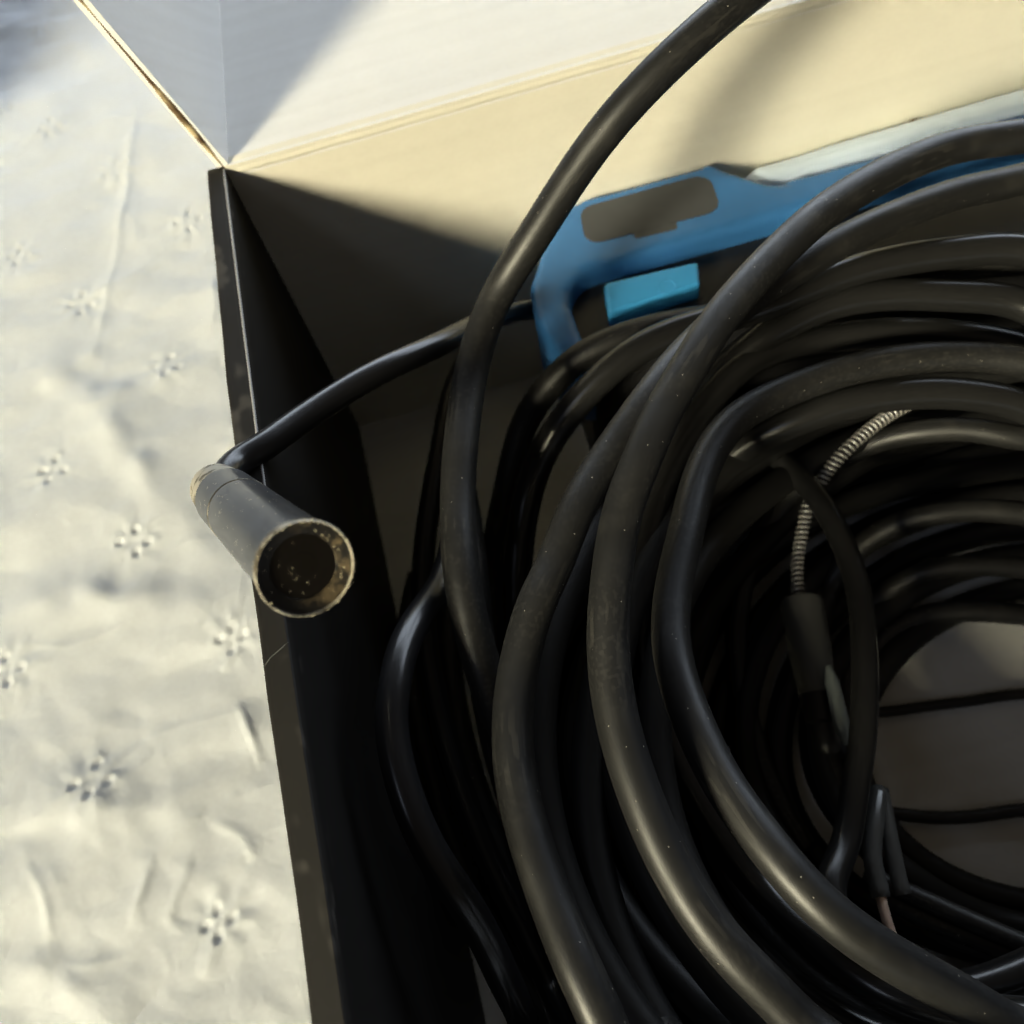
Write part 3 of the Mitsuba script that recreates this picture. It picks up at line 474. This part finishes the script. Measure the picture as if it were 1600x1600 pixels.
cable('strand', [[43.0,-80.0,10.0],[46.4,-83.0,11.0],[49.7,-85.9,11.5],[54.0,-89.5,12.0],[59.2,-93.5,12.0]], 2.0, 'mat_rubber', TW); cable('strand', [[44.0,-82.5,9.6],[47.9,-86.2,10.4],[50.7,-88.3,10.6],[53.6,-90.9,11.0],[58.8,-94.9,11.0]], 2.0, 'mat_rubber', TW)
CW = 'cut_wire'
tag(CW, 'cut two-core wire with one bare copper end, hanging inside the coil', 'wire')
cable('core', [[45.9,-73.5,17.0],[43.6,-76.6,18.5],[42.1,-79.2,19.0],[41.7,-80.9,19.0],[41.4,-82.5,19.0]], 1.7, 'mat_insulation', CW); cable('core', [[46.2,-73.5,16.5],[44.9,-77.4,17.6],[44.2,-79.9,18.0],[43.8,-81.7,18.0],[43.7,-82.8,18.0]], 1.5, 'mat_insulation', CW)
cable('copper_end', [[41.5,-82.0,19.0],[41.1,-84.0,19.0],[41.0,-86.2,18.6]], .95, 'mat_copper', CW, sides=14)
# plug with a coiled-wire strain relief
PL = 'plug_connector'
tag(PL, 'black cable plug with a coiled metal spring at its neck, inside the coil', 'plug')
sp = spline([[69.7,-34.8,22.0],[65.9,-35.4,22.0],[63.0,-36.1,22.0],[59.8,-37.4,22.0],[56.9,-38.7,21.5],[54.3,-40.1,20.0],[51.8,-42.2,18.5],[50.1,-44.8,17.0],[48.3,-48.0,16.0],[46.9,-51.8,15.5]], .05)
cable('wire', [[69.7,-34.8,22.0],[65.9,-35.4,22.0],[63.0,-36.1,22.0],[59.8,-37.4,22.0],[56.9,-38.7,21.5],[54.3,-40.1,20.0],[51.8,-42.2,18.5],[50.1,-44.8,17.0],[48.3,-48.0,16.0],[46.9,-51.8,15.5]], 1.05, 'mat_black_plastic', PL)
s = np.r_[0, np.cumsum(np.linalg.norm(np.diff(sp, axis=0), axis=1))]
t = np.gradient(sp, axis=0); t /= np.linalg.norm(t, axis=1, keepdims=True)
uu = np.cross(t, [0, 0, 1.0]); uu /= np.linalg.norm(uu, axis=1, keepdims=True); ww = np.cross(t, uu)
ph = s / (.62 * MM) * 2 * np.pi
hel = sp + .62 * MM * (np.cos(ph)[:, None] * uu + np.sin(ph)[:, None] * ww)
m, uv = sweep(hel, .16 * MM, 8)
obj('spring', m, 'mat_steel', PL, smooth=True)
pp = np.array([[47.2,-51.9,15.5],[45.8,-57.4,15.3],[44.6,-62.5,15.0],[43.4,-68.7,14.5]])
pa = pp[2] - pp[0]; ln = np.linalg.norm(pa)
obj('sleeve', lathe([(1.0, -.1), (1.9, 0), (2.25, .25), (2.35, .7), (2.3, ln * .55), (2.05, ln * .85), (1.95, ln), (.8, ln + .05)], pp[0], pa, 40), 'mat_grey_plastic', PL)
pa2 = pp[3] - pp[2]; l2 = np.linalg.norm(pa2)
obj('tip', lathe([(1.75, -.3), (1.75, l2 * .45), (1.3, l2 * .5), (1.3, l2 * .8), (1.15, l2 * .92), (.7, l2 * .99), (0, l2)], pp[2], pa2, 40), 'mat_black_plastic', PL)
cp = spline([[46.1,-60.6,18.0],[45.4,-64.5,17.5],[44.7,-68.6,17.0]], .4)
m, uv = sweep(cp, np.interp(np.linspace(0, 1, len(cp)), [0, .2, .8, 1], [.3, .75, .85, .15]) * MM, 14)
obj('clip', m, 'mat_clear', PL, smooth=True)
tag(PL + '__clip', 'glossy greyish clip along the side of the plug')
